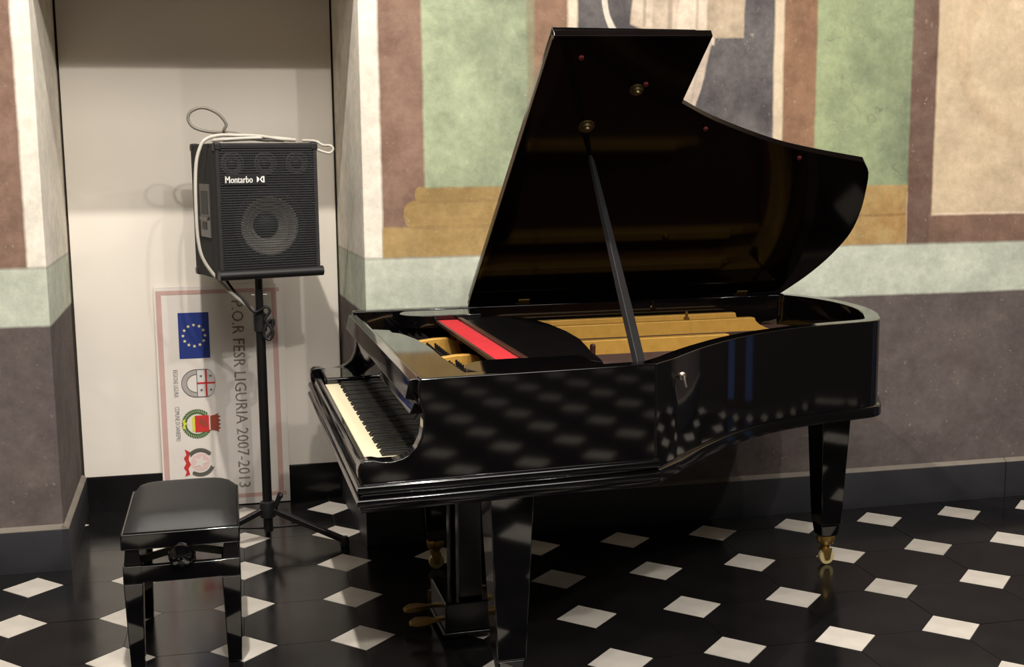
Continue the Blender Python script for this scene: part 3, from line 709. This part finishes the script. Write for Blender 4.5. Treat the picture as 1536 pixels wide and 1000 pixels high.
# side handle
hp = obj('handle_plate', MB().box(x0 - .004, x0 + .002, -.085, .060, .160, .372), 'handle', spk, bevel=.002)
obj('handle_recess', MB().box(x0 - .0055, x0 - .003, -.060, .040, .250, .345), 'cone_dark', hp, bevel=.02)
obj('handle_bar', MB().box(x0 - .012, x0 - .004, -.065, .045, .228, .244), 'handle', hp, bevel=.003)
obj('socket_hole', MB().box(x0 - .0055, x0 - .003, -.035, .035, .190, .222), 'cone_dark', hp, bevel=.006)
obj('handle_plate', MB().box(x1 - .002, x1 + .004, -.085, .060, .160, .372), 'handle', spk, bevel=.002)

def text_mb(body, size=1.0, ext=0.0):
    c = bpy.data.curves.new('t', 'FONT'); c.body = body; c.size = size; c.resolution_u = 2
    o = bpy.data.objects.new('t', c); COL.objects.link(o)
    dg = bpy.context.evaluated_depsgraph_get(); me = bpy.data.meshes.new_from_object(o.evaluated_get(dg))
    vs = [tuple(v.co) for v in me.vertices]; fs = [tuple(p.vertices) for p in me.polygons]
    bpy.data.objects.remove(o); bpy.data.curves.remove(c); bpy.data.meshes.remove(me)
    xs = [v[0] for v in vs]; ys = [v[1] for v in vs]
    return vs, fs, min(xs), max(xs), min(ys), max(ys)
def text_obj(name, body, fn, m, parent, bold=0.0, label=None):
    """fn maps normalised (u 0..1 along the line, v 0..1 up the letters, depth) to local xyz"""
    vs, fs, a, b, c, d = text_mb(body); mb = MB()
    vv = [fn((x - a) / (b - a), (y - c) / (d - c)) for x, y, z in vs]
    mb.add(vv, fs)
    if bold:
        mb.add([fn((x - a) / (b - a) + bold, (y - c) / (d - c)) for x, y, z in vs], fs)
    return obj(name, mb, m, parent, label=label)
text_obj('lettering', 'Montarbo', lambda u, v: (-.172 + u * .108, gz - .0040, .376 + v * .026), 'white_print', spk, bold=.012, label='white maker lettering on the grille')
obj('name_plate', MB().box(-.178, -.008, gz - .0030, gz - .0012, .368, .409), 'plastic', spk)
lg = MB()
for pts in ([(-.010, .352), (-.004, .358), (-.004, .364), (-.010, .370)], [(-.002, .361), (.004, .352), (.008, .352), (.002, .361), (.008, .370), (.004, .370)], [(.004, .352), (.011, .352), (.011, .370), (.004, .370), (.004, .367), (.0075, .367), (.0075, .355), (.004, .355)]):
    lg.prism([(-.032 + (p - .0) * 1.45, .389 + (q - .361) * 1.35) for p, q in pts], lambda x, z: (x, gz - .0032, z), lambda x, z: (x, gz - .0042, z))
obj('logo', lg, 'white_print', spk, label='white speaker-shaped logo')

# ---------------------------------------------------------------- cables
def cable(name, pts, r, m, label, k=6):
    o = obj(name, MB().tube(cr(pts, k), r, 8), m, angle=80); o['label'] = label; o['category'] = 'cable'; return o
zt = SZ + SH + .011
cable('cable', [(-1.66, 1.10, zt + .000), (-1.72, 1.06, zt + .004), (-1.80, 1.10, zt + .016), (-1.88, 1.12, zt + .020), (-1.955, 1.09, zt + .020), (-2.005, 1.06, zt + .004), (-2.028, 1.055, zt - .03), (-2.045, 1.05, 1.55), (-2.052, 1.045, 1.42), (-2.050, 1.05, 1.26), (-2.025, 1.06, 1.165), (-1.945, 1.085, 1.058), (-1.862, 1.105, .980), (-1.850, 1.10, .958)],
      .0072, 'cable_white', 'pale grey cable hanging down the left side of the loudspeaker')
cable('cable', [(-1.76, 1.20, zt), (-1.84, 1.16, zt + .010), (-1.93, 1.13, zt + .034), (-1.925, 1.12, zt + .065), (-1.955, 1.115, zt + .105), (-2.01, 1.11, zt + .128), (-2.058, 1.11, zt + .112), (-2.068, 1.11, zt + .080), (-2.045, 1.11, zt + .050), (-1.985, 1.115, zt + .034), (-1.90, 1.16, zt + .030), (-1.80, 1.20, zt + .006), (-1.70, 1.24, zt)],
      .0062, 'cable_grey', 'grey cable looping up in the air above the loudspeaker')
cable('cable', [(-1.98, 1.08, zt), (-1.92, 1.055, zt + .004), (-1.85, 1.08, zt + .008), (-1.76, 1.10, zt + .010), (-1.69, 1.10, zt + .004), (-1.67, 1.12, zt), (-1.73, 1.14, zt + .004), (-1.83, 1.13, zt + .006), (-1.94, 1.16, zt + .002)],
      .0068, 'cable_white', 'pale grey cable lying coiled on top of the loudspeaker')
cable('cable', [(-1.625, 1.20, zt), (-1.575, 1.17, zt - .004), (-1.548, 1.15, zt - .020), (-1.520, 1.14, zt - .022), (-1.508, 1.14, zt - .036), (-1.522, 1.14, zt - .052), (-1.550, 1.14, zt - .046), (-1.575, 1.14, zt - .036)],
      .0055, 'cable_white', 'short pale cable end looping out at the right of the loudspeaker')
cable('cable', [(-1.955, 1.10, 1.104), (-1.925, 1.10, 1.055), (-1.88, 1.095, 1.005), (-1.845, 1.09, .965), (-1.800, 1.09, .985), (-1.785, 1.09, .965), (-1.805, 1.09, .935), (-1.795, 1.09, .915), (-1.775, 1.09, .880), (-1.790, 1.09, .850), (-1.812, 1.09, .870), (-1.800, 1.09, .915), (-1.775, 1.09, .935), (-1.782, 1.09, .885), (-1.800, 1.09, .862)],
      .0058, 'cable_black', 'black cable knotted round the stand pole below the loudspeaker')

# ---------------------------------------------------------------- placard leaning in the alcove
BW, BH = .565, 1.012
plc = thing('placard', 'white rectangular placard turned on its side, leaning in the alcove behind the stand', 'placard', (-1.998, 1.690, 0.004))
plc.rotation_euler = (R(-1.2), 0, R(0))
obj('board', MB().box(-BW / 2, BW / 2, 0, .010, 0, BH), 'board', plc, bevel=.001)
FY = -.0006
def pl(x, z): return (x + 1.998, FY, z - .004)
def flatp(pts, y=FY, d=.0005):
    return MB().prism(pts, lambda x, z: (x + 1.998, y - d, z - .004), lambda x, z: (x + 1.998, y + d, z - .004))
def disc(cx, cz, rx, rz, n=24): return [(cx + rx * math.cos(2 * PI * t / n), cz + rz * math.sin(2 * PI * t / n)) for t in range(n)]
def ringp(cx, cz, r0, r1, a0=0, a1=360, y=FY, n=28, kx=1.0):
    mb = MB()
    for t in range(n):
        p, q = R(a0 + (a1 - a0) * t / n), R(a0 + (a1 - a0) * (t + 1) / n)
        pts = [(cx + kx * r0 * math.cos(p), cz + r0 * math.sin(p)), (cx + kx * r1 * math.cos(p), cz + r1 * math.sin(p)), (cx + kx * r1 * math.cos(q), cz + r1 * math.sin(q)), (cx + kx * r0 * math.cos(q), cz + r0 * math.sin(q))]
        s = flatp(pts, y); mb.add(s.v, s.f)
    return mb
bx0, bx1, bz0, bz1, bt = -2.272, -1.732, .035, .998, .018
bd = MB()
for a in (flatp([(bx0, bz0), (bx0 + bt * 1.3, bz0), (bx0 + bt * 1.3, bz1), (bx0, bz1)]), flatp([(bx1 - bt * 1.3 - .012, bz0), (bx1 - .012, bz0), (bx1 - .012, bz1), (bx1 - bt * 1.3 - .012, bz1)]), flatp([(bx0, bz1 - bt), (bx1, bz1 - bt), (bx1, bz1), (bx0, bz1)], FY - .0002), flatp([(bx0, bz0), (bx1, bz0), (bx1, bz0 + bt), (bx0, bz0 + bt)], FY - .0002)):
    bd.add(a.v, a.f)
obj('border', bd, 'pink', plc, label='faded pink printed border')
text_obj('lettering', 'P.O.R FESR LIGURIA 2007-2013', lambda u, v: pl(-1.945 + v * .052, .945 - u * .862), 'text_grey', plc, bold=.0016, label='large grey lettering running down the placard')
text_obj('small_lettering', 'REGIONE LIGURIA', lambda u, v: pl(-2.213 + v * .020, .640 - u * .125), 'text_dark', plc, label='small grey lettering running down')
text_obj('small_lettering', 'COMUNE DI SANREMO', lambda u, v: pl(-2.213 + v * .020, .472 - u * .158), 'text_dark', plc, label='small grey lettering running down')
fl = obj('flag', flatp([(-2.181, .690), (-2.047, .690), (-2.047, .897), (-2.181, .897)]), 'blue', plc, label='blue flag with a ring of yellow stars')
def star(cx, cz, r, rot=90): return [(cx + (r if t % 2 == 0 else r * .42) * math.cos(R(rot + 36 * t)), cz + (r if t % 2 == 0 else r * .42) * math.sin(R(rot + 36 * t))) for t in range(10)]
for t in range(12):
    obj('star', flatp(star(-2.114 + .048 * math.cos(R(30 * t)), .793 + .048 * math.sin(R(30 * t)), .0085, 0), FY - .0012), 'yellow', fl)
# regional shield (turned a quarter): cross field and a grey bow
sh = obj('regional_shield', flatp([(-2.110, .515), (-2.055, .515), (-2.038, .530), (-2.032, .575), (-2.038, .622), (-2.055, .637), (-2.110, .637)]), 'emblem_light', plc, label='pale shield with a red cross')
obj('cross', flatp([(-2.110, .572), (-2.032, .572), (-2.032, .580), (-2.110, .580)], FY - .0012), 'emblem_red', sh)
obj('cross_arm', flatp([(-2.074, .515), (-2.066, .515), (-2.066, .637), (-2.074, .637)], FY - .0013), 'emblem_red', sh)
for x in (-2.092, -2.050):
    for z in (.544, .608): obj('star', flatp(star(x, z, .008), FY - .0012), 'text_dark', sh)
obj('bow', ringp(-2.112, .576, .042, .062, 90, 270, kx=1.05), 'emblem_grey', sh)
ol = MB()
for a in (ringp(-2.112, .576, .0615, .064, 90, 270, FY - .0012, kx=1.05), ringp(-2.112, .576, .040, .0425, 90, 270, FY - .0012, kx=1.05), ringp(-2.066, .576, .0605, .063, -90, 90, FY - .0012, kx=.56), flatp([(-2.112, .512), (-2.062, .512), (-2.062, .515), (-2.112, .515)], FY - .0012), flatp([(-2.112, .637), (-2.062, .637), (-2.062, .640), (-2.112, .640)], FY - .0012), flatp([(-2.112, .514), (-2.109, .514), (-2.109, .638), (-2.112, .638)], FY - .0012)):
    ol.add(a.v, a.f)
obj('shield_outline', ol, 'text_dark', sh)
# city crest: green wreath, red and yellow shield, crown
wr = MB(); random.seed(3)
for t in range(30):
    an = R(40 + 280 * t / 29); cx, cz = -2.118 + .056 * math.cos(an), .390 + .056 * math.sin(an)
    for s in (-1, 1):
        d2 = an + PI / 2 + s * .7; a = flatp([(cx, cz), (cx + .010 * math.cos(d2 - .5), cz + .010 * math.sin(d2 - .5)), (cx + .019 * math.cos(d2), cz + .019 * math.sin(d2)), (cx + .010 * math.cos(d2 + .5), cz + .010 * math.sin(d2 + .5))], FY - .0002 * (t % 3)); wr.add(a.v, a.f)
cst = obj('wreath', wr, 'emblem_green', plc, label='green printed wreath of the city crest')
obj('crest_field', flatp([(-2.128, .352), (-2.066, .352), (-2.066, .428), (-2.128, .428)], FY - .0014), 'emblem_red', cst)
obj('crest_point', flatp([(-2.140, .360), (-2.126, .352), (-2.126, .428), (-2.140, .420)], FY - .0014), 'emblem_yellow', cst)
obj('crest_bend', flatp([(-2.108, .392), (-2.086, .372), (-2.076, .380), (-2.080, .406), (-2.100, .418), (-2.110, .408)], FY - .0022), 'emblem_brown', cst)
obj('crown', flatp([(-2.060, .360), (-2.040, .356), (-2.022, .348), (-2.026, .360), (-2.014, .366), (-2.026, .374), (-2.014, .384), (-2.026, .392), (-2.014, .402), (-2.026, .410), (-2.014, .420), (-2.026, .426), (-2.022, .436), (-2.040, .428), (-2.060, .424)], FY - .0014), 'emblem_brown', cst)
obj('ribbon', flatp([(-2.182, .372), (-2.168, .366), (-2.172, .386), (-2.158, .392), (-2.172, .400), (-2.168, .416), (-2.182, .408), (-2.178, .390)], FY - .0014), 'emblem_yellow', cst)
# state emblem: toothed wheel with star, branches, red ribbon
gear = [(-2.112 + (.044 if t % 2 else .038) * math.cos(2 * PI * (t + .5 * (t % 2)) / 36), .212 + (.044 if t % 2 else .038) * math.sin(2 * PI * (t + .5 * (t % 2)) / 36)) for t in range(36)]
em = obj('emblem_wheel', flatp(gear), 'emblem_pink', plc, label='pale toothed wheel with a star')
obj('star', flatp(star(-2.112, .212, .034, 0), FY - .0014), 'board', em)
for a0, a1 in ((35, 130), (230, 325)):
    mb = MB()
    for t in range(12):
        an = R(a0 + (a1 - a0) * t / 11); cx, cz = -2.112 + .056 * math.cos(an), .212 + .056 * math.sin(an)
        for s in (-1, 1):
            d2 = an + PI / 2 + s * .5; a = flatp([(cx, cz), (cx + .010 * math.cos(d2 - .5), cz + .010 * math.sin(d2 - .5)), (cx + .018 * math.cos(d2), cz + .018 * math.sin(d2)), (cx + .010 * math.cos(d2 + .5), cz + .010 * math.sin(d2 + .5))], FY - .0014); mb.add(a.v, a.f)
    obj('branch', mb, 'emblem_olive', em)
obj('ribbon', flatp([(-2.182, .150), (-2.160, .158), (-2.166, .186), (-2.154, .205), (-2.164, .225), (-2.156, .262), (-2.178, .275), (-2.172, .250), (-2.184, .235), (-2.174, .212), (-2.186, .190), (-2.174, .172)], FY - .0014), 'emblem_red', em)
